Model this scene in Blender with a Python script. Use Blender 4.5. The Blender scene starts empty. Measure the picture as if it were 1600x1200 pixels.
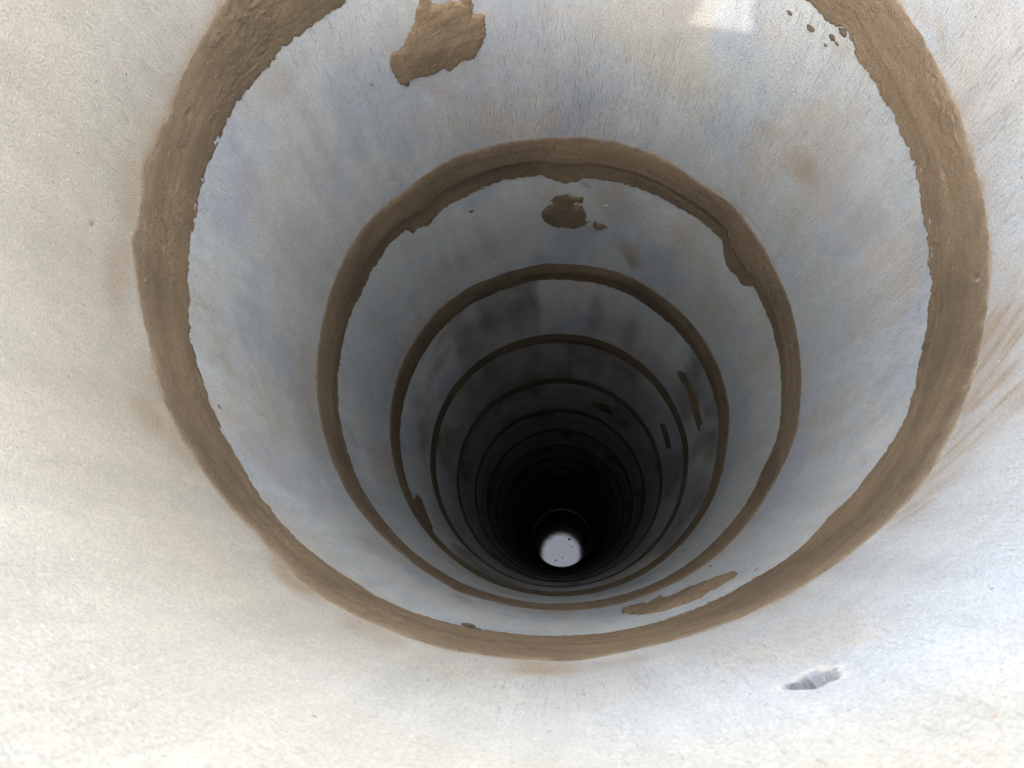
import bpy, math
import numpy as np
from mathutils import Matrix, Vector

# ------------------------------------------------------------------ camera
R = 0.5                                   # inner radius of the well
F = 1500.0                                # focal length in pixels of a 1600 px wide frame
VX, VY = 877.197, 876.441                 # pixel of the well axis direction (straight down)
OX, OY, ZC = 0.01554 * R, 0.79988 * R, 0.245
_n = np.array([VX - 800, VY - 600, F]); _n /= np.linalg.norm(_n)
_x = np.array([1.0, 0, 0]); _x -= _n * (_x @ _n); _x /= np.linalg.norm(_x)
_y = np.cross(_n, _x)


def to_world(c):                          # camera axes (right, down, forward) -> world
    return Vector((c @ _x, -(c @ _y), -(c @ _n)))


sc = bpy.context.scene
col = sc.collection
cd = bpy.data.cameras.new('camera')
cam = bpy.data.objects.new('camera', cd); col.objects.link(cam)
right = to_world(np.array([1.0, 0, 0])); up = to_world(np.array([0, -1.0, 0])); back = to_world(np.array([0, 0, -1.0]))
m = Matrix((right, up, back)).transposed().to_4x4()
m.translation = (OX, -OY, ZC)
cam.matrix_world = m
cd.sensor_width = 36.0; cd.lens = 36.0 * F / 1600.0
cd.clip_start = 0.01; cd.clip_end = 5000
cd.dof.use_dof = True; cd.dof.focus_distance = 1.5; cd.dof.aperture_fstop = 18.0
sc.camera = cam

# ------------------------------------------------------------------ sky, sun, exposure
SUN_AZ, SUN_EL = 253.0, 49.9              # the sun stands behind the photographer
w = bpy.data.worlds.new('World'); sc.world = w; w.use_nodes = True
wn = w.node_tree.nodes; wl = w.node_tree.links
sky = wn.new('ShaderNodeTexSky'); sky.sky_type = 'NISHITA'; sky.sun_disc = False
sky.sun_elevation = math.radians(SUN_EL); sky.sun_rotation = math.radians(90 - SUN_AZ)
sky.air_density = 0.9; sky.dust_density = 3.0; sky.ozone_density = 1.0
bg = wn['Background']; bg.inputs['Strength'].default_value = 0.15
hz = wn.new('ShaderNodeHueSaturation'); hz.inputs['Saturation'].default_value = 0.48   # thin even high cloud
wl.new(sky.outputs[0], hz.inputs['Color']); wl.new(hz.outputs[0], bg.inputs['Color'])
sd = bpy.data.lights.new('sun', 'SUN'); sd.energy = 0.2; sd.angle = math.radians(0.55); sd.color = (1.0, 0.93, 0.82)
sun = bpy.data.objects.new('sun', sd); col.objects.link(sun)
a, e = math.radians(SUN_AZ), math.radians(SUN_EL)
sdir = Vector((math.cos(e) * math.cos(a), math.cos(e) * math.sin(a), math.sin(e)))
sun.rotation_euler = sdir.to_track_quat('Z', 'Y').to_euler()
sun.location = sdir * 30
vs = sc.view_settings
sc.display_settings.display_device = 'sRGB'
vs.view_transform = 'Standard'; vs.look = 'None'; vs.gamma = 1.0; vs.use_curve_mapping = False
vs.exposure = 4.0
sc.cycles.max_bounces = 14; sc.cycles.diffuse_bounces = 12; sc.cycles.glossy_bounces = 6
sc.cycles.use_denoising = True
sc.cycles.use_guiding = True; sc.cycles.use_surface_guiding = True; sc.cycles.guiding_training_samples = 64
sc.cycles.use_adaptive_sampling = True; sc.cycles.adaptive_threshold = .025
sc.cycles.sample_clamp_indirect = 0


# ------------------------------------------------------------------ helpers
def wall(px, py, r=R):
    """pixel of the photograph -> (angle, height) of that spot on the well wall"""
    d = np.stack([np.asarray(px, float) - 800, np.asarray(py, float) - 600, np.full(np.shape(px), F)], -1)
    aa = d @ _n; u = d @ _x / aa; v = d @ _y / aa
    A = u * u + v * v; B = 2 * (OX * u + OY * v); C = OX * OX + OY * OY - r * r
    t = (-B + np.sqrt(B * B - 4 * A * C)) / (2 * A)
    return np.arctan2(-(OY + t * v), OX + t * u), ZC - t


def pts(s, ox=0.0, oy=0.0, k=1.0):
    q = np.array([[float(b) for b in p.split(',')] for p in s.split()])
    return q * k + [ox, oy]


def vnoise(u, v, pu, seed):
    """value noise in 0..1; u repeats after pu cells"""
    g = np.random.default_rng(seed).random((256, pu))
    iu = np.floor(u).astype(int); iv = np.floor(v).astype(int)
    fu = u - iu; fv = v - iv
    fu = fu * fu * (3 - 2 * fu); fv = fv * fv * (3 - 2 * fv)
    a0 = iu % pu; a1 = (iu + 1) % pu; b0 = iv % 256; b1 = (iv + 1) % 256
    return (g[b0, a0] * (1 - fu) + g[b0, a1] * fu) * (1 - fv) + (g[b1, a0] * (1 - fu) + g[b1, a1] * fu) * fv


def wnoise(th, z, fs, fz, seed, octaves=3):
    """noise on the wall, fs cells per metre round it and fz per metre down it; -1..1"""
    out = 0; amp = 1.0; tot = 0
    for o in range(octaves):
        pu = max(3, int(round(fs * 2 ** o * 2 * math.pi * R)))
        out = out + amp * (vnoise((th / (2 * math.pi)) * pu, z * fz * 2 ** o + 31.7 * o, pu, seed * 17 + o) * 2 - 1)
        tot += amp; amp *= 0.5
    return out / tot


def sstep(a, b, x):
    t = np.clip((x - a) / (b - a), 0, 1)
    return t * t * (3 - 2 * t)


def make_mesh(name, V, Fq, mat, smooth=True, attrs=None):
    me = bpy.data.meshes.new(name)
    V = np.asarray(V, np.float32); Fq = np.asarray(Fq, np.int32)
    k = Fq.shape[1]
    me.vertices.add(len(V)); me.vertices.foreach_set('co', V.ravel())
    me.loops.add(Fq.size); me.loops.foreach_set('vertex_index', Fq.ravel())
    me.polygons.add(len(Fq)); me.polygons.foreach_set('loop_start', np.arange(0, Fq.size, k, dtype=np.int32))
    me.polygons.foreach_set('loop_total', np.full(len(Fq), k, np.int32))
    me.update(calc_edges=True)
    if smooth:
        me.polygons.foreach_set('use_smooth', np.ones(len(Fq), bool))
    for an, av in (attrs or {}).items():
        av = np.asarray(av, np.float32)
        if av.ndim == 2:
            at = me.attributes.new(an, 'FLOAT_COLOR', 'POINT')
            at.data.foreach_set('color', np.concatenate([av, np.ones((len(av), 1), np.float32)], 1).ravel())
        else:
            at = me.attributes.new(an, 'FLOAT', 'POINT'); at.data.foreach_set('value', av.ravel())
    me.materials.append(mat)
    me.validate()
    return me


def link(name, me, parent=None, label=None, cat=None, group=None, kind=None):
    o = bpy.data.objects.new(name, me); col.objects.link(o)
    if parent is not None:
        o.parent = parent
    for k_, v_ in (('label', label), ('category', cat), ('group', group), ('kind', kind)):
        if v_:
            o[k_] = v_
    return o


def grid_faces(nr, nc, wrap):
    """rows x cols grid; faces wind so that the normal looks at the well axis"""
    r_, c_ = np.meshgrid(np.arange(nr - 1), np.arange(nc if wrap else nc - 1), indexing='ij')
    c2 = (c_ + 1) % nc
    f = np.stack([r_ * nc + c_, r_ * nc + c2, (r_ + 1) * nc + c2, (r_ + 1) * nc + c_], -1)
    return f.reshape(-1, 4)


# ------------------------------------------------------------------ materials
class Mat:
    def __init__(s, name):
        s.m = bpy.data.materials.new(name); s.m.use_nodes = True
        s.nt = s.m.node_tree; s.N = s.nt.nodes; s.L = s.nt.links
        s.b = s.N['Principled BSDF']
        s.tc = s.N.new('ShaderNodeTexCoord').outputs['Object']

    def put(s, sock, v):
        if isinstance(v, bpy.types.NodeSocket): s.L.new(v, sock)
        else: sock.default_value = v

    def noise(s, scale, detail=3, rough=.55, stretch=None, dist=0, off=0):
        vec = s.tc
        if stretch or off:
            mp = s.N.new('ShaderNodeMapping'); mp.inputs['Scale'].default_value = stretch or (1, 1, 1)
            mp.inputs['Location'].default_value = (off, off * 1.7, off * .6)
            s.L.new(vec, mp.inputs['Vector']); vec = mp.outputs[0]
        n = s.N.new('ShaderNodeTexNoise'); s.L.new(vec, n.inputs['Vector'])
        n.inputs['Scale'].default_value = scale; n.inputs['Detail'].default_value = detail
        n.inputs['Roughness'].default_value = rough; n.inputs['Distortion'].default_value = dist
        return n.outputs['Fac']

    def voro(s, scale, feature='F1', out='Distance'):
        n = s.N.new('ShaderNodeTexVoronoi'); n.feature = feature; s.L.new(s.tc, n.inputs['Vector'])
        n.inputs['Scale'].default_value = scale
        return n.outputs[out]

    def rng(s, v, a, b, c=0.0, d=1.0, smooth=True):
        n = s.N.new('ShaderNodeMapRange'); n.interpolation_type = 'SMOOTHSTEP' if smooth else 'LINEAR'
        s.put(n.inputs['Value'], v)
        for k_, q in zip(('From Min', 'From Max', 'To Min', 'To Max'), (a, b, c, d)): n.inputs[k_].default_value = q
        return n.outputs['Result']

    def math(s, op, a, b=0.0, clamp=False):
        n = s.N.new('ShaderNodeMath'); n.operation = op; n.use_clamp = clamp
        s.put(n.inputs[0], a); s.put(n.inputs[1], b)
        return n.outputs[0]

    def mix(s, f, a, b, mode='MIX'):
        n = s.N.new('ShaderNodeMix'); n.data_type = 'RGBA'; n.blend_type = mode
        s.put(n.inputs[0], f)
        s.put(n.inputs[6], a if isinstance(a, bpy.types.NodeSocket) else (*a, 1))
        s.put(n.inputs[7], b if isinstance(b, bpy.types.NodeSocket) else (*b, 1))
        return n.outputs[2]

    def grey(s, v):
        n = s.N.new('ShaderNodeCombineColor')
        for i in range(3): s.L.new(v, n.inputs[i])
        return n.outputs[0]

    def attr(s, name):
        n = s.N.new('ShaderNodeAttribute'); n.attribute_name = name
        return n.outputs['Fac']

    def bump(s, h, dist, strength=1.0, prev=None):
        n = s.N.new('ShaderNodeBump'); n.inputs['Strength'].default_value = strength; n.inputs['Distance'].default_value = dist
        s.put(n.inputs['Height'], h)
        if prev is not None: s.L.new(prev, n.inputs['Normal'])
        return n.outputs[0]


def concrete(fine):
    c = Mat('concrete' if fine else 'concrete_deep')
    at = c.N.new('ShaderNodeAttribute'); at.attribute_name = 'tint'
    colr = at.outputs['Color']
    gr = c.noise(330, 3, .8)
    colr = c.mix(1.0, colr, c.grey(c.rng(gr, .25, .75, .72, 1.26, False)), 'MULTIPLY')
    h = gr
    if fine:
        # thin slurry wrinkles that run down the wall
        wr = c.noise(1, 2.5, .6, stretch=(360, 360, 27), dist=.4)
        line = c.math('MULTIPLY', c.rng(wr, .54, .72), c.attr('wrinkle'))
        colr = c.mix(c.math('MULTIPLY', line, .22), colr, (.22, .21, .20))
        # pale, dark and rusty grains
        spc = c.N.new('ShaderNodeTexVoronoi'); c.L.new(c.tc, spc.inputs['Vector']); spc.inputs['Scale'].default_value = 120
        pick = c.N.new('ShaderNodeSeparateColor'); c.L.new(spc.outputs['Color'], pick.inputs[0])
        near = c.rng(spc.outputs['Distance'], .10, .2, 1, 0)
        colr = c.mix(c.math('MULTIPLY', near, c.rng(pick.outputs[0], .95, .96)), colr, (.78, .77, .73))
        colr = c.mix(c.math('MULTIPLY', near, c.rng(pick.outputs[1], .975, .985)), colr, (.14, .13, .12))
        colr = c.mix(c.math('MULTIPLY', near, c.rng(pick.outputs[2], .985, .99)), colr, (.50, .31, .18))
        h = c.math('SUBTRACT', gr, c.math('MULTIPLY', line, .28))
        c.put(c.b.inputs['Normal'], c.bump(h, .0036, 1.0))
    c.put(c.b.inputs['Base Color'], colr)
    c.b.inputs['Roughness'].default_value = .9
    c.b.inputs['Specular IOR Level'].default_value = .25
    return c.m


def mortar(name, wet):
    c = Mat(name)
    at = c.N.new('ShaderNodeAttribute'); at.attribute_name = 'tint'
    g = c.noise(340, 4, .85)
    colr = c.mix(1.0, at.outputs['Color'], c.grey(c.rng(g, .25, .75, .72, 1.26, False)), 'MULTIPLY')
    if wet:
        colr = c.mix(1.0, colr, (.72, .735, .75), 'MULTIPLY')
    else:
        v = c.N.new('ShaderNodeTexVoronoi'); c.L.new(c.tc, v.inputs['Vector']); v.inputs['Scale'].default_value = 270
        pk = c.N.new('ShaderNodeSeparateColor'); c.L.new(v.outputs['Color'], pk.inputs[0])
        nr = c.rng(v.outputs['Distance'], .15, .32, 1, 0)
        colr = c.mix(c.math('MULTIPLY', nr, c.rng(pk.outputs[0], .84, .90)), colr, (.47, .37, .25))
        colr = c.mix(c.math('MULTIPLY', nr, c.rng(pk.outputs[1], .88, .92)), colr, (.13, .10, .07))
    c.put(c.b.inputs['Base Color'], colr)
    c.b.inputs['Roughness'].default_value = .92
    c.b.inputs['Specular IOR Level'].default_value = .2
    c.put(c.b.inputs['Normal'], c.bump(g, .0042, 1.0))
    return c.m


def lerp(A, B, f):
    return A + (np.asarray(B, float) - A) * f[..., None]


M_CON = concrete(True)
M_DEEP = concrete(False)
M_MOR = mortar('fresh_mortar', False)
M_WET = mortar('damp_mortar', True)


def simple(name, colour, rough, spec=.5):
    c = Mat(name)
    n = c.noise(40, 4, .6)
    c.put(c.b.inputs['Base Color'], c.mix(1.0, colour, c.grey(c.rng(n, .25, .75, .75, 1.25, False)), 'MULTIPLY'))
    c.b.inputs['Roughness'].default_value = rough
    c.b.inputs['Specular IOR Level'].default_value = spec
    c.put(c.b.inputs['Normal'], c.bump(c.noise(160, 3, .6), .002, .5))
    return c.m


M_CRUMB = simple('dry_crumb', (.36, .28, .20), .9, .2)
M_PALE = simple('pale_crumb', (.52, .48, .42), .9, .2)
M_CASE = simple('wet_casing', (.05, .045, .04), .16, .5)
M_FLECK = simple('floating_fleck', (.012, .011, .010), .8, .2)
M_EARTH = simple('earth', (.22, .16, .11), .95, .2)
M_SILT = simple('wet_silt', (.022, .022, .022), .7, .2)
c = Mat('well_water')
c.b.inputs['Base Color'].default_value = (.004, .005, .006, 1)
c.b.inputs['Roughness'].default_value = 0.0; c.b.inputs['IOR'].default_value = 1.33
c.b.inputs['Specular IOR Level'].default_value = 1.0
c.put(c.b.inputs['Normal'], c.bump(c.noise(26, 4, .8), .0006, .13))
M_WATER = c.m

# ------------------------------------------------------------------ edges of the mortar bands, traced round the wall
EDGE = {
 '1u': "350,0 325,42 300,85 280,135 262,180 243,228 228,243 221,275 222,300 216,345 206,372 210,420 215,450 222,490 230,520 240,560 248,590 257,625 270,650 295,700 320,740 355,785 400,830 430,862 455,890 505,932 560,965 630,992 700,1012 760,1026 830,1036 900,1033 1000,1012 1100,985 1200,945 1300,885 1425,775 1500,640 1532,540 1545,460 1547,400 1542,345 1535,300 1510,215 1485,150 1470,120 1435,52 1425,35 1405,0",
 '1l': "540,0 495,35 450,65 412,110 380,150 360,180 345,205 332,235 320,270 310,310 300,370 293,420 292,450 294,490 297,525 308,570 315,595 328,630 340,660 360,700 380,735 400,768 425,800 460,842 500,875 550,908 600,940 650,960 700,975 750,986 800,992 850,996 900,995 960,987 1025,972 1075,955 1125,935 1180,905 1235,872 1270,838 1300,805 1335,772 1365,735 1390,700 1410,665 1430,600 1445,540 1455,475 1455,430 1450,380 1443,325 1435,280 1420,235 1400,195 1382,160 1365,125 1345,95 1332,70 1325,42 1298,38 1275,20 1260,0",
 '2u': "505,500 522,440 547,385 585,337 635,297 687,260 735,239 770,229 805,221 870,215 910,215 980,227 1045,255 1100,290 1142,320 1165,345 1180,367 1195,390 1210,420 1235,475 1247,530 1252,600 1245,675 1200,770 640,875 705,920 770,940 848,953 1127,862 495,600 505,675 540,765 600,840 700,915",
 '2l': "545,495 560,465 572,440 585,415 600,392 618,372 632,358 645,364 652,356 672,350 685,332 705,318 730,305 760,290 792,280 820,276 845,272 855,277 868,282 885,285 900,284 912,279 942,281 975,287 1010,297 1045,314 1072,330 1095,345 1110,357 1130,375 1131,395 1140,420 1160,446 1180,448 1190,470 1202,495 1215,540 1222,600 1215,690 1195,730 1160,800 1120,845",
 '3u': "614,617 638,550 677,494 733,449 770,434 810,421 850,413 897,414 967,426 1037,466 1090,519 1125,582 1139,645 1135,697 1114,778 750,901",
 '4u': "666,725 680,659 712,599 757,557 810,533 873,524 950,536 1006,571 1051,627 1076,690 1072,750 1058,813",
 '5u': "707,750 719,694 754,641 810,606 873,597 936,608 992,645 1023,690 1037,736",
 '6u': "738,750 775,676 824,648 880,643 932,652 978,690 1006,732",
}
NJ = 14
PITCH = 0.92


def edge_fn(key, default, tol):
    if key not in EDGE:
        return lambda th: np.full_like(th, default)
    p = pts(EDGE[key]); th, z = wall(p[:, 0], p[:, 1])
    md = np.median(z)
    z = np.clip(z, md - tol, md + tol)
    o = np.argsort(th); th = th[o]; z = z[o]
    T = np.concatenate([th - 2 * math.pi, th, th + 2 * math.pi]); Z = np.concatenate([z, z, z])
    g_ = np.linspace(-math.pi, math.pi, 1440, endpoint=False); zg = np.interp(g_, T, Z)
    kk = np.exp(-.5 * (np.arange(-12, 13) / (3.5 if key[0] == '1' else 1.6)) ** 2); kk /= kk.sum()
    zg = np.convolve(np.concatenate([zg[-12:], zg, zg[:12]]), kk, 'valid')      # rounds the traced corners
    gx = np.append(g_, math.pi); zx = np.append(zg, zg[0])
    return lambda q: np.interp(np.angle(np.exp(1j * q)), gx, zx)


UP = {}; LO = {}; JZ = {}
for j in range(1, NJ + 1):
    du = -PITCH * j + .08
    UP[j] = edge_fn(f'{j}u', du, .06 if j == 1 else (.075 if j < 4 else .028))
    md = float(np.median(UP[j](np.linspace(-3, 3, 50))))
    wdt = {1: .16, 2: .19, 3: .17, 4: .15, 5: .13}.get(j, .12)
    if f'{j}l' in EDGE:
        LO[j] = edge_fn(f'{j}l', md - wdt, .075)
    else:
        LO[j] = (lambda f, q: (lambda th: f(th) - q + .012 * np.sin(3 * th + q * 90)))(UP[j], wdt)
    JZ[j] = md - wdt * .5

# ------------------------------------------------------------------ ground
GZ = -.25
t = np.linspace(0, 2 * math.pi, 97)[:-1]
radii = [.605, .7, 1, 2, 5, 20, 100, 1000]
V = np.concatenate([np.stack([r * np.cos(t), r * np.sin(t), np.full(96, GZ)], 1) for r in radii])
g = link('ground', make_mesh('ground', V, grid_faces(len(radii), 96, True)[:, ::-1], M_EARTH), kind='structure')

# ------------------------------------------------------------------ concrete rings
def ellipse_stain(th, z, c0, c1, c2, soft=1.0):
    """soft spot on the wall given by its middle and two half-axis ends in photo pixels"""
    q = np.array([c0, c1, c2], float); a_, b_ = wall(q[:, 0], q[:, 1])
    s = R * np.angle(np.exp(1j * (th - a_[0]))); dz = z - b_[0]
    A = np.array([[R * np.angle(np.exp(1j * (a_[1] - a_[0]))), R * np.angle(np.exp(1j * (a_[2] - a_[0])))],
                  [b_[1] - b_[0], b_[2] - b_[0]]])
    I = np.linalg.inv(A)
    u = I[0, 0] * s + I[0, 1] * dz; v = I[1, 0] * s + I[1, 1] * dz
    d = np.sqrt(u * u + v * v)
    return 1 - sstep(1 - .75 * soft, 1.25, d)


def poly_sd(S, Z, P):
    """signed distance (positive inside) of points to polygon P in wall metres"""
    shp = S.shape; X = np.stack([S.ravel(), Z.ravel()], 1)
    best = np.full(len(X), 1e9); inside = np.zeros(len(X), bool)
    for i in range(len(P)):
        a_, b_ = P[i], P[(i + 1) % len(P)]
        e_ = b_ - a_; w_ = X - a_
        h = np.clip((w_ @ e_) / max(e_ @ e_, 1e-12), 0, 1)
        best = np.minimum(best, np.hypot(*(w_ - h[:, None] * e_).T))
        cr = ((a_[1] > X[:, 1]) != (b_[1] > X[:, 1]))
        with np.errstate(divide='ignore', invalid='ignore'):
            xi = a_[0] + (X[:, 1] - a_[1]) * (b_[0] - a_[0]) / (b_[1] - a_[1])
        inside ^= cr & (X[:, 0] < xi)
    return np.where(inside, best, -best).reshape(shp)


# mud films and smears: ring number -> (middle, half-axis end, other half-axis end, strength)
MUD = {
 1: [((205, 300), (175, 330), (205, 215), .55), ((188, 420), (160, 430), (190, 520), .75), ((240, 655), (205, 640), (260, 700), .95),
     ((285, 690), (262, 712), (330, 745), .6), ((460, 903), (425, 895), (500, 945), .95), ((580, 985), (560, 1000), (640, 1012), .6),
     ((845, 1042), (760, 1036), (850, 1062), .85), ((960, 1036), (880, 1046), (965, 1046), .45), ((1560, 530), (1625, 450), (1592, 575), 1.0),
     ((1530, 605), (1610, 530), (1560, 640), .85), ((1505, 680), (1610, 580), (1535, 715), .6), ((1450, 755), (1540, 690), (1465, 775), .65),
     ((1590, 620), (1640, 585), (1600, 650), .45), ((1470, 45), (1462, 0), (1480, 45), .4), ((1420, 800), (1380, 830), (1440, 815), .6),
     ((1555, 640), (1480, 700), (1560, 655), .8), ((1440, 20), (1425, -10), (1455, 20), .35), ((20, 110), (10, 60), (45, 115), .15)],
 2: [((690, 70), (590, 95), (705, 150), .28), ((1252, 258), (1225, 225), (1275, 245), .62), ((1205, 205), (1180, 190), (1215, 190), .35), ((1315, 70), (1290, 40), (1330, 60), .4),
     ((1120, 300), (1090, 282), (1125, 294), .35), ((1160, 330), (1125, 300), (1170, 334), .55), ((430, 130), (400, 180), (470, 140), .3),
     ((350, 560), (335, 545), (360, 590), .35), ((470, 420), (440, 300), (520, 420), .25), ((400, 320), (395, 250), (430, 330), .25),
     ((730, 940), (700, 925), (735, 950), .5), ((880, 966), (850, 964), (882, 970), .35), ((1120, 915), (1060, 945), (1125, 925), .15),
     ((690, 140), (640, 130), (695, 160), .3), ((1350, 350), (1300, 300), (1390, 330), .22), ((845, 957), (800, 955), (850, 962), .4)],
 3: [((885, 335), (840, 342), (887, 368), .35), ((960, 315), (920, 300), (950, 345), .55), ((985, 395), (960, 365), (995, 385), .75), ((915, 288), (905, 286), (918, 294), .8),
     ((925, 358), (910, 354), (925, 364), .6), ((720, 890), (690, 868), (724, 895), .6), ((790, 925), (760, 915), (792, 930), .35),
     ((640, 380), (620, 400), (660, 390), .2), ((760, 370), (740, 330), (780, 370), .2)],
}
DAMP = {
 2: [((480, 650), (470, 520), (498, 640), .16), ((900, 160), (850, 60), (960, 160), .10)],
 3: [((985, 405), (975, 385), (993, 400), .5), ((740, 400), (700, 440), (790, 400), .16), ((640, 520), (610, 600), (660, 480), .12)],
 4: [((700, 520), (690, 550), (735, 490), .45), ((760, 500), (750, 540), (790, 480), .55), ((930, 490), (925, 530), (945, 490), .45),
     ((660, 680), (645, 690), (665, 720), .5), ((690, 560), (675, 600), (715, 540), .4), ((1112, 705), (1100, 720), (1118, 690), .5),
     ((985, 520), (975, 545), (1000, 530), .4)],
}
CHIP = pts("450,485 480,430 580,400 800,265 870,290 1000,270 1080,345 1060,375 900,420 850,470 700,490 580,500", 1150, 1000, .15664)

ORD = ['', 'topmost', 'second', 'third', 'fourth', 'fifth', 'sixth', 'seventh', 'eighth', 'ninth', 'tenth', 'eleventh', 'twelfth', 'thirteenth', 'lowest and fourteenth']
RING_LABEL = {
 1: 'pale topmost concrete well ring, whitest and nearest, filling the corners of the picture',
 2: 'light grey concrete well ring between the widest brown mortar band and the second one',
 3: 'grey concrete well ring with the round brown mortar blob, third from the top',
 4: 'dim concrete well ring with dark damp streaks below the third mortar band',
}
rings = {}
for i in range(1, NJ + 1):
    zt = 0.0 if i == 1 else JZ[i - 1] - .006
    zb = JZ[i] + .006 if i < NJ else ZC - 26.5 * R - .1
    nt, nz = {1: (1150, 290), 2: (1050, 270), 3: (640, 160), 4: (420, 110)}.get(i, (256, 30))
    th = np.linspace(-math.pi, math.pi, nt, endpoint=False)
    zz = np.linspace(zt, zb, nz)
    TH, Z = np.meshgrid(th, zz)
    rr = np.full_like(TH, R)
    rr += .0022 * wnoise(TH, Z, 3, 4, 40 + i, 3)
    if i < 4:
        rr += .0005 * wnoise(TH, Z, 60, 22, 60 + i, 2)
    rr += .004 * sstep(.04, 0, np.abs(Z - zt)) * (i == 1)
    mud = np.zeros_like(TH); damp = np.zeros_like(TH); chip = np.zeros_like(TH)
    for c0, c1, c2, k_ in MUD.get(i, []):
        mud = np.maximum(mud, k_ * ellipse_stain(TH, Z, c0, c1, c2))
    if i < 4:                             # film left by the trowel along the upper edge of the joint below
        dd_ = Z - UP[i](TH)
        reach = .003 + (.026 if i == 1 else .012) * sstep(-.2, .6, wnoise(TH, Z * 0, 9, 1, 80 + i, 4))
        film = np.exp(-np.clip(dd_, 0, 1) / reach)
        mud = np.maximum(mud, (1.0 if i == 1 else .7) * film)
    if i == 1:                            # the smear on the right fans out in fine trowel streaks
        qa, qz = wall(np.array([1500., 1600.]), np.array([690., 590.]))
        dv = np.array([R * (qa[1] - qa[0]), qz[1] - qz[0]]); dv /= np.linalg.norm(dv)
        al = R * TH * dv[0] + Z * dv[1]; ac = -R * TH * dv[1] + Z * dv[0]
        fan = wnoise(al / R, ac, 5, 75, 460, 3)
        here = sstep(-1.0, -.85, TH) * sstep(.25, .1, TH)
        mud = mud * (1 - .45 * here * (1 - 2.0 * sstep(-.35, .35, fan)))
    mud = np.clip(mud * (1 + .7 * wnoise(TH, Z, 30, 16, 70 + i, 3)), 0, 1)
    for c0, c1, c2, k_ in DAMP.get(i, []):
        damp = np.maximum(damp, k_ * ellipse_stain(TH, Z, c0, c1, c2))
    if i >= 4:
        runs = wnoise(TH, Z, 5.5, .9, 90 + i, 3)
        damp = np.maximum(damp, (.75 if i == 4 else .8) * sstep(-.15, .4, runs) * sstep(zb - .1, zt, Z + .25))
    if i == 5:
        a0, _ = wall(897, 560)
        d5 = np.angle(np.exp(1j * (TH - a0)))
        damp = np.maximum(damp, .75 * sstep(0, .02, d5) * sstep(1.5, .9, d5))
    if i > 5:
        damp = np.maximum(damp, .35)  # damp floor that also darkens deep rings so they fade into shade
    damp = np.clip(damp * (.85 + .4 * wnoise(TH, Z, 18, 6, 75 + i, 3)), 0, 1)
    if i == 1:
        ca, cz = wall(CHIP[:, 0], CHIP[:, 1])
        P = np.stack([R * np.unwrap(ca), cz], 1)
        dch = poly_sd(R * TH, Z, P) + .004 * wnoise(TH, Z, 120, 60, 5, 2)
        chip = sstep(-.001, .004, dch)
        rr += .010 * sstep(0, .012, dch) * (1 + .5 * wnoise(TH, Z, 150, 80, 6, 2))
    Vi = np.stack([rr * np.cos(TH), rr * np.sin(TH), Z], -1).reshape(-1, 3)
    ro = .60
    top = np.stack([ro * np.cos(th), ro * np.sin(th), np.full(nt, zt)], 1)
    bot = np.stack([ro * np.cos(th), ro * np.sin(th), np.full(nt, zb)], 1)
    n0 = len(Vi)
    Vall = np.concatenate([Vi, top, bot])
    Fi = grid_faces(nz, nt, True)[:, ::-1]
    c_ = np.arange(nt); c2_ = (c_ + 1) % nt
    Ft = np.stack([c_, c2_, n0 + c2_, n0 + c_], 1)
    lb = (nz - 1) * nt
    Fb = np.stack([lb + c2_, lb + c_, n0 + nt + c_, n0 + nt + c2_], 1)
    Fo = np.stack([n0 + c_, n0 + c2_, n0 + nt + c2_, n0 + nt + c_], 1)
    pad = np.zeros(2 * nt)
    # base colour of the concrete with its blotches, runs and stains
    C = np.empty(TH.shape + (3,)); C[:] = (.61, .625, .605) if i > 1 else (.58, .59, .575)
    C = lerp(C, (.565, .595, .595) if i > 1 else (.55, .56, .548), sstep(-.4, .45, wnoise(TH, Z, 3, 3, 300 + i, 4)))
    C = lerp(C, (.45, .49, .545), .62 * sstep(-.02, .42, wnoise(TH, Z, 6.5, 3.0, 320 + i, 5) + .18 * wnoise(TH, Z, 45, 12, 330 + i, 3)) * (1.0 if i > 1 else .35))
    C = lerp(C, (.60, .53, .435), .5 * sstep(.04, .46, wnoise(TH, Z, 7, 4, 340 + i, 5) + .22 * wnoise(TH, Z, 55, 20, 350 + i, 3)))
    if i == 1:                            # warm light painted into the colour as cream, strongest at left and rim
        C = lerp(C, (.57, .51, .395), .9 * sstep(-.4, .9, .6 * wnoise(TH, Z, 2, 2, 450, 3) + .75 * np.cos(TH - math.radians(200)) + 1.0 * sstep(-.42, -.12, Z)))
        C = lerp(C, (.43, .385, .31), .8 * sstep(-.36, -.08, Z + .06 * wnoise(TH, Z, 3, 4, 455, 3)))  # darker beige painted towards the rim to offset the direct sky light
    C *= (1 + .10 * wnoise(TH, Z, 38, 3.5, 360 + i, 3) + .06 * wnoise(TH, Z, 70, 50, 380 + i, 3))[..., None]
    C *= {1: 1.0, 2: 1.0, 3: 1.08}.get(i, 1.16)  # deeper rings made lighter in colour to slow the loss of light
    C = lerp(C, (.155, .125, .095) if i < 5 else ((.27, .235, .195) if i == 5 else (.17, .145, .125)), damp)  # past ring 5 damp also carries the painted fade into shade
    C = lerp(C, (.43, .33, .225), .85 * mud)
    C = lerp(C, (.33, .32, .325), sstep(.2, .7, chip * (.8 + .5 * wnoise(TH, Z, 150, 70, 390, 2))))
    if i == 1:
        C = lerp(C, (.74, .70, .61), .8 * sstep(-.008, -.001, dch) * (1 - chip) * sstep(-.3, .3, wnoise(TH, Z, 90, 50, 392, 2)))
    C = lerp(C, (.13, .125, .13), chip * sstep(.0, .5, wnoise(TH, Z, 170, 60, 391, 3)))
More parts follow.
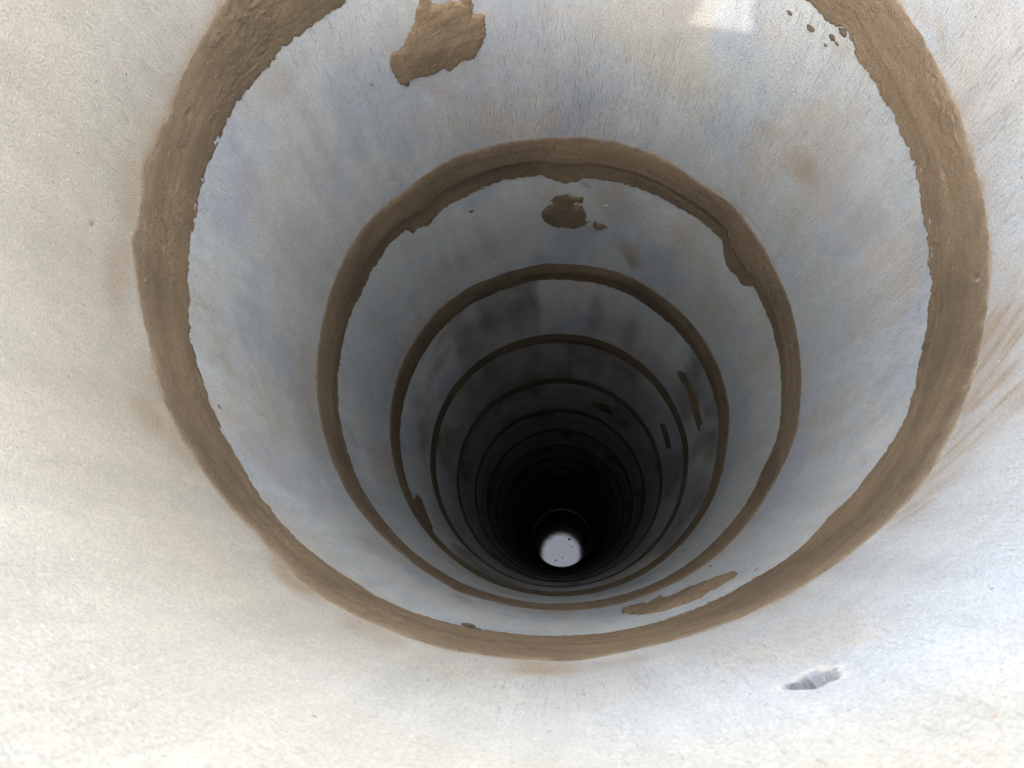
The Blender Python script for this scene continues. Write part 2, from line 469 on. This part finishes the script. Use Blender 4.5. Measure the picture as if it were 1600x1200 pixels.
    wrk = (.4 + .6 * sstep(-.35, .3, wnoise(TH, Z, 6, 5, 400 + i, 3))) * (1 - sstep(.1, .4, mud)) * (1 - (.3 * sstep(-.62, -.35, Z) if i == 1 else 0))
    Cp = np.full((2 * nt, 3), .47)
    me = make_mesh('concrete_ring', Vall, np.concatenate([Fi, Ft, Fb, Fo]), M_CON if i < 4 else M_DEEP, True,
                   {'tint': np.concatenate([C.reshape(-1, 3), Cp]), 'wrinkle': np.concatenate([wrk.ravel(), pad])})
    sm = np.ones(len(me.polygons), bool); sm[len(Fi):len(Fi) + 2 * nt] = False
    me.polygons.foreach_set('use_smooth', sm)
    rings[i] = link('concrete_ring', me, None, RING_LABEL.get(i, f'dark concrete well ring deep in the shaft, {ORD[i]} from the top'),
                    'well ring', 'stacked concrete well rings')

# ------------------------------------------------------------------ mortar bands in the joints
def mortar_tint(TH, Z, thin, seed):
    C = np.empty(TH.shape + (3,)); C[:] = (.318, .230, .142)
    C = lerp(C, (.236, .174, .110), sstep(-.35, .45, wnoise(TH, Z, 8, 9, seed, 4)))
    C *= (1 + .12 * wnoise(TH, Z, 12, 45, seed + 7, 3) + .12 * wnoise(TH, Z, 4, 120, seed + 8, 2) + .12 * wnoise(TH, Z, 60, 60, seed + 9, 2))[..., None]
    C = lerp(C, (.47, .36, .245), np.clip(thin * (.6 + .8 * wnoise(TH, Z, 50, 40, seed + 3, 3)), 0, .85))
    return C.reshape(-1, 3)



JOINT_LABEL = {
 1: 'widest brown mortar band, smeared round the joint under the topmost ring',
 2: 'second brown mortar band from the top, with a trowel ridge along it',
 3: 'third mortar band from the top, dark brown in the dim shaft',
}
for j in range(1, NJ):
    nt, nv = {1: (1900, 110), 2: (1300, 84), 3: (800, 60), 4: (560, 44)}.get(j, (320, 26))
    th = np.linspace(-math.pi, math.pi, nt, endpoint=False)
    v = np.linspace(-.2, 1.25, nv)
    TH, Vv = np.meshgrid(th, v)
    zu, zl = UP[j](TH), LO[j](TH)
    Z = zu + (zl - zu) * Vv
    rough = {1: 1.0, 2: 1.0, 3: .9}.get(j, .7)
    du = (zu - Z) + rough * (.006 * wnoise(TH, Z, 26, 26, 100 + j, 3) + .003 * wnoise(TH, Z, 120, 90, 120 + j, 2))
    dl = (Z - zl) + rough * (.006 * wnoise(TH, Z, 22, 20, 140 + j, 3) + .010 * wnoise(TH, Z, 75, 55, 160 + j, 2) + .004 * wnoise(TH, Z, 220, 160, 170 + j, 1))
    T = {1: .0042, 2: .010, 3: .009}.get(j, .0045)
    body = T * (1 - np.exp(-np.clip(du, 0, 1) / (.022 if j < 4 else .045))) * (1 - np.exp(-np.clip(dl, 0, 1) / .0045))
    crest = .5 + .08 * np.sin(2 * TH + j) + .10 * wnoise(TH, Z * 0, 1.5, 1, 180 + j, 2)
    prof = .72 + .38 * np.exp(-((Vv - crest) / .22) ** 2) - (.30 if j > 1 else .12) * sstep(crest + .03, crest + .12, Vv)
    streak = (.0005 if j == 1 else .0010) * wnoise(TH, Vv, 2.5, 11, 200 + j, 3) + .0003 * wnoise(TH, Vv, 7, 34, 220 + j, 2)
    clus = sstep(-.1, .5, wnoise(TH, Z, 7, 12, 250 + j, 2))
    lump = .005 * clus * np.clip(wnoise(TH, Z, 170, 170, 240 + j, 2) - .3, 0, 1) + (.0004 + .0005 * clus) * wnoise(TH, Z, 190, 180, 260 + j, 1)
    pits = -.008 * np.clip(wnoise(TH, Z, 50, 80, 280 + j, 2) - .5, 0, 1)
    ins = np.minimum(du, dl)
    tk = np.where(ins > 0, body * prof + (streak + lump + pits) * sstep(0, .012, ins) + .0006, np.maximum(ins * .5, -.006))
    keepv = (tk > -.0045).ravel()
    Rr = R - tk
    Vx = np.stack([Rr * np.cos(TH), Rr * np.sin(TH), Z], -1).reshape(-1, 3)
    Fq = grid_faces(nv, nt, True)[:, ::-1]
    Fq = Fq[keepv[Fq].any(1)]
    used = np.zeros(len(Vx), bool); used[Fq] = True
    idx = np.cumsum(used) - 1
    thin = np.exp(-np.clip(tk, 0, 1) / .0018) * sstep(.25, .0, Vv) * (j < 3)
    tint = mortar_tint(TH, Z, thin, 500 + j) * (1.0 if j != 2 else .82)
    me = make_mesh('mortar_band', Vx[used], idx[Fq], M_MOR if j < 3 else M_WET, True, {'tint': tint[used]})
    link('mortar_band', me, None, JOINT_LABEL.get(j, f'thin dark mortar band deep in the shaft, {ORD[j]} from the top'),
         'mortar joint', 'mortar bands between the rings')


# ------------------------------------------------------------------ mortar dabs on the rings
def dab(name, ring, poly, T, res, seed, label=None, mat=None, ridge=0.0, jag=.004, soft=.006):
    a_, z_ = wall(poly[:, 0], poly[:, 1])
    a_ = np.unwrap(a_); am = a_.mean()
    P = np.stack([R * (a_ - am), z_], 1)
    lo, hi = P.min(0) - .02, P.max(0) + .02
    ns, nzz = int((hi[0] - lo[0]) / res) + 2, int((hi[1] - lo[1]) / res) + 2
    S, Z = np.meshgrid(np.linspace(lo[0], hi[0], ns), np.linspace(hi[1], lo[1], nzz))
    TH = am + S / R
    d = poly_sd(S, Z, P) + jag * (.7 * wnoise(TH, Z, 60, 60, seed, 3) + .5 * wnoise(TH, Z, 170, 170, seed + 1, 1))
    tk = T * (1 - np.exp(-np.clip(d, 0, 1) / soft)) * (1 + .35 * wnoise(TH, Z, 25, 25, seed + 2, 2))
    if ridge:
        tk += ridge * np.clip(d, 0, .01) / .01 * wnoise(TH + Z * .5, Z * .3, 22, 10, seed + 3, 2)
    tk += sstep(0, .006, d) * (.0008 * wnoise(TH, Z, 160, 160, seed + 4, 2) + .006 * np.clip(wnoise(TH, Z, 70, 70, seed + 5, 2) - .5, 0, 1))
    tk = np.where(d > 0, tk + .0008, np.maximum(d * .6, -.006))
    Rr = R - tk
    Vx = np.stack([Rr * np.cos(TH), Rr * np.sin(TH), Z], -1).reshape(-1, 3)
    Fq = grid_faces(nzz, ns, False)[:, ::-1]
    keep = (tk > -.0045).ravel(); Fq = Fq[keep[Fq].any(1)]
    used = np.zeros(len(Vx), bool); used[Fq] = True; idx = np.cumsum(used) - 1
    me = make_mesh(name, Vx[used], idx[Fq], mat or M_MOR, True, {'tint': mortar_tint(TH, Z, np.zeros_like(TH), seed)[used]})
    o = link(name, me, rings[ring], label)
    return o


dab('mortar_patch', 2, pts("590,-60 640,-10 665,30 760,40 800,12 870,26 905,0 960,-60 1000,-40 1010,110 1110,130 1100,230 1110,290 1080,370 1050,430 1020,490 930,500 860,560 810,600 770,570 680,615 550,640 480,660 470,715 400,700 360,640 310,545 330,440 430,380 480,280 520,190 550,80", 550, 0, .1875),
    .0055, .0018, 301, 'thick brown mortar patch with trowel ridges near the top edge', ridge=.0045)
dab('mortar_patch', 3, pts("215,460 230,380 300,320 380,300 330,250 380,210 520,180 600,205 740,220 720,275 580,285 620,310 710,325 770,410 770,520 800,540 700,590 600,610 480,595 420,600 330,575 250,520", 820, 280, .125),
    .006, .003, 311, 'round dark brown mortar blob with a ragged strip on top', mat=M_WET, ridge=.003, jag=.009)
dab('mortar_chunk', 3, pts("835,570 870,515 940,540 1055,595 990,625 880,610", 820, 280, .125), .012, .003, 321, 'small lump of mortar beside the round blob', mat=M_WET, soft=.012)
dab('mortar_patch', 2, pts("295,370 320,375 420,345 450,350 520,312 540,325 650,290 680,262 850,200 940,170 1030,132 980,175 900,220 790,290 700,330 570,375 450,405 330,405 345,390 305,400", 900, 860, .25),
    .008, .0025, 331, 'long ragged mortar smear tapering to the right', jag=.016)
dab('mortar_smear', 4, pts("350,480 420,490 500,650 550,800 580,960 550,1040 520,950 480,780 440,640 390,580", 1000, 500, .16667), .006, .0035, 341, 'dark curved mortar smear on the right', mat=M_WET, jag=.014, soft=.02)
dab('mortar_smear', 5, pts("190,980 230,985 280,1120 292,1210 250,1190 210,1050", 1000, 500, .16667), .006, .004, 345, None, mat=M_WET, jag=.014, soft=.02)
dab('mortar_smear', 4, pts("647,782 652,772 660,785 675,822 675,832 662,812"), .006, .004, 349, 'short dark mortar smear low on the left', mat=M_WET, jag=.014, soft=.02)
dab('mortar_smear', 6, pts("922,627 950,632 957,648 939,642"), .006, .005, 355, None, mat=M_WET, jag=.014, soft=.02)

# lumps and crumbs that stick to the wall
rng = np.random.default_rng(5)


def crumb(px, py, size, mat, ring, name='mortar_crumb', squash=.4):
    a_, z_ = wall(px, py)
    n1, n2 = 7, 10
    V_ = []
    for p_ in range(n1):
        ph = math.pi * (p_ / (n1 - 1) - .5)
        for q_ in range(n2):
            la = 2 * math.pi * q_ / n2
            k_ = 1 + .35 * (rng.random() - .5)
            V_.append((size * k_ * math.cos(ph) * math.cos(la) * squash, size * k_ * math.cos(ph) * math.sin(la) * (1.0 + .4 * rng.random()), size * k_ * math.sin(ph) * 1.1))
    V_ = np.array(V_)
    ca, sa = math.cos(a_), math.sin(a_)
    rr = R - size * squash * .35
    W = np.stack([rr * ca + V_[:, 0] * ca - V_[:, 1] * sa, rr * sa + V_[:, 0] * sa + V_[:, 1] * ca, z_ + V_[:, 2]], 1)
    me = make_mesh(name, W, grid_faces(n1, n2, True), mat, True, {'tint': np.tile((.2, .145, .09), (len(W), 1))})
    return link(name, me, rings[ring])


for px, py, s_, m_, r_ in [(733, 979, .008, M_MOR, 2), (748, 984, .004, M_MOR, 2), (760, 986, .003, M_MOR, 2), (341, 636, .0045, M_MOR, 2),
                           (356, 607, .0025, M_CRUMB, 2), (1234, 20, .004, M_MOR, 2), (1267, 44, .0055, M_MOR, 2), (1301, 58, .005, M_MOR, 2),
                           (1318, 50, .006, M_MOR, 2), (1243, 349, .003, M_PALE, 2), (1313, 36, .004, M_MOR, 2),
                           (580, 132, .003, M_CRUMB, 2), (1017, 941, .005, M_MOR, 2), (1000, 320, .004, M_PALE, 3), (948, 321, .006, M_PALE, 3),
                           (923, 324, .004, M_PALE, 3), (950, 345, .003, M_PALE, 3), (142, 347, .003, M_CRUMB, 1), (648, 868, .004, M_MOR, 3),
                           (736, 330, .006, M_MOR, 3), (1183, 890, .003, M_CRUMB, 2), (1110, 885, .003, M_MOR, 2), (1290, 70, .003, M_MOR, 2), (1308, 68, .003, M_MOR, 2)]:
    crumb(px, py, s_, m_, r_)

# ------------------------------------------------------------------ casing, water and what floats on it
ZW = ZC - 26.5 * R
cx, cy = .012, -.092
nt = 160
t = np.linspace(0, 2 * math.pi, nt, endpoint=False)
prof = [(.385, ZW - .3), (.385, ZW + .012)] + [(.397 - .012 * math.cos(q), ZW + .012 + .012 * math.sin(q)) for q in np.linspace(.2, math.pi - .2, 9)] + [(.409, ZW + .010), (.409, ZW - .02)]
V = np.concatenate([np.stack([r * np.cos(t) + cx, r * np.sin(t) + cy, np.full(nt, z_)], 1) for r, z_ in prof])
link('inner_casing', make_mesh('inner_casing', V, grid_faces(len(prof), nt, True), M_CASE), None,
     'narrow wet casing rim around the water at the bottom of the shaft', 'casing')
fl = np.stack([.59 * np.cos(t), .59 * np.sin(t), np.full(nt, ZW - .012)], 1)
V = np.concatenate([np.stack([.40 * np.cos(t) + cx, .40 * np.sin(t) + cy, np.full(nt, ZW - .012)], 1), fl])
link('shaft_floor', make_mesh('shaft_floor', V, grid_faces(2, nt, True)[:, ::-1], M_SILT), kind='structure')
TX, TY = 0.0, 0.0
rad = np.linspace(0.001, .40, 8)
V = np.concatenate([np.stack([r * np.cos(t) + cx, r * np.sin(t) + cy, np.full(nt, 0.0)], 1) for r in rad])
TILT = math.radians(-.46)
V[:, 2] = ZW + (V[:, 1] - cy) * math.tan(TILT)
wat = link('water', make_mesh('water', V, grid_faces(len(rad), nt, True)[:, ::-1], M_WATER), kind='structure')
fv = []; ff = []
for k_ in range(80):
    r_ = .38 * math.sqrt(rng.random()); q_ = rng.random() * 2 * math.pi
    x_, y_ = cx + r_ * math.cos(q_), cy + r_ * math.sin(q_); s_ = .003 + .013 * rng.random() ** 4
    b0 = len(fv); zz_ = ZW + (y_ - cy) * math.tan(TILT) + .002
    for h_ in range(6):
        rr_ = s_ * (.6 + .8 * rng.random())
        fv.append((x_ + rr_ * math.cos(h_ * math.pi / 3), y_ + rr_ * math.sin(h_ * math.pi / 3), zz_))
    ff.append([b0, b0 + 1, b0 + 2, b0 + 3]); ff.append([b0, b0 + 3, b0 + 4, b0 + 5])
link('floating_flecks', make_mesh('floating_flecks', fv, ff, M_FLECK, False), None, 'dark specks of debris floating on the water far below', 'debris', None, 'stuff')

# ------------------------------------------------------------------ the photographer, behind the camera, with the sun at the back
pvec = Vector((.956, -.292, 0)); hvec = Vector((-.292, -.956, 0))


def at(p, h, z):
    return pvec * p + hvec * h + Vector((0, 0, z))


J = {}                                     # joint: (place, radius x, radius y)
def jt(n, v, r, r2=None): J[n] = (v, r, r2 or r)
MID = .130
jt('pelvis', at(MID, .77, .69), .155, .10)
jt('waist', at(MID, .76, .83), .145, .10)
jt('chest', at(MID, .67, .97), .165, .12)
jt('collar', at(MID, .57, 1.06), .11, .09)
jt('neck', at(MID, .51, 1.08), .058)
jt('skull', at(MID, .43, 1.13), .085, .095)
jt('crown', at(MID, .36, 1.16), .07, .08)
jt('nose', at(MID, .39, 1.04), .016)
for sgn, k_ in ((-1, 'l'), (1, 'r')):
    jt('hip' + k_, at(MID + (sgn * .092 if sgn > 0 else -.080), .76, .595), .106)
    jt('knee' + k_, at(MID + sgn * .138, .71, .20), .074)
    jt('shin' + k_, at(MID + sgn * .165, .76, .05), .060)
    jt('ankle' + k_, at(MID + sgn * .18, .84, GZ + .09), .042)
    jt('toe' + k_, at(MID + sgn * .21, .70, GZ + .045), .042)
    jt('shoulder' + k_, at(MID + sgn * .20, .58, .98), .066)
jt('elbowl', at(MID - .27, .58, .68), .052)
jt('wristl', at(MID - .085, .455, .42), .034)
jt('palml', at(MID - .06, .432, .36), .026)
jt('elbowr', at(MID + .29, .70, .68), .064)
jt('wristr', at(MID + .235, .655, .42), .052)
jt('palmr', at(MID + .205, .63, .33), .032)
BONES = [('pelvis', 'waist'), ('waist', 'chest'), ('chest', 'collar'), ('collar', 'neck'), ('neck', 'skull'), ('skull', 'crown'), ('skull', 'nose')]
for k_ in 'lr':
    BONES += [('pelvis', 'hip' + k_), ('hip' + k_, 'knee' + k_), ('knee' + k_, 'shin' + k_), ('shin' + k_, 'ankle' + k_), ('ankle' + k_, 'toe' + k_),
              ('collar', 'shoulder' + k_), ('shoulder' + k_, 'elbow' + k_), ('elbow' + k_, 'wrist' + k_), ('wrist' + k_, 'palm' + k_)]
    sgn = -1 if k_ == 'l' else 1
    for f_ in range(4):
        b0 = J['palm' + k_][0] + pvec * (sgn * .006) + hvec * (.018 - .012 * f_) - Vector((0, 0, .012))
        jt(f'f{f_}a{k_}', b0 + Vector((0, 0, -.012)) - pvec * (sgn * .02), .009)
        jt(f'f{f_}b{k_}', b0 + Vector((0, 0, -.016 + .004 * f_)) - pvec * (sgn * (.045 - .004 * f_)), .008)
        BONES += [('palm' + k_, f'f{f_}a{k_}'), (f'f{f_}a{k_}', f'f{f_}b{k_}')]
    jt('th' + k_, J['palm' + k_][0] + hvec * .03 - pvec * (sgn * .02), .010)
    jt('ti' + k_, J['palm' + k_][0] + hvec * .028 - pvec * (sgn * .05), .009)
    BONES += [('palm' + k_, 'th' + k_), ('th' + k_, 'ti' + k_)]
names = list(J)
me = bpy.data.meshes.new('person')
me.from_pydata([J[n_][0] for n_ in names], [(names.index(p_), names.index(q_)) for p_, q_ in BONES], [])
M_BODY = simple('dark_work_clothes', (.06, .065, .08), .9, .2)
me.materials.append(M_BODY)
per = link('person', me, None, 'person in dark clothes bending over the well mouth, one hand on the thigh', 'person')
sk = per.modifiers.new('skin', 'SKIN')
for n_, dv in zip(names, me.skin_vertices[0].data):
    dv.radius = J[n_][1:]
    dv.use_root = n_ == 'pelvis'
sb = per.modifiers.new('subdivision', 'SUBSURF'); sb.levels = 2; sb.render_levels = 2
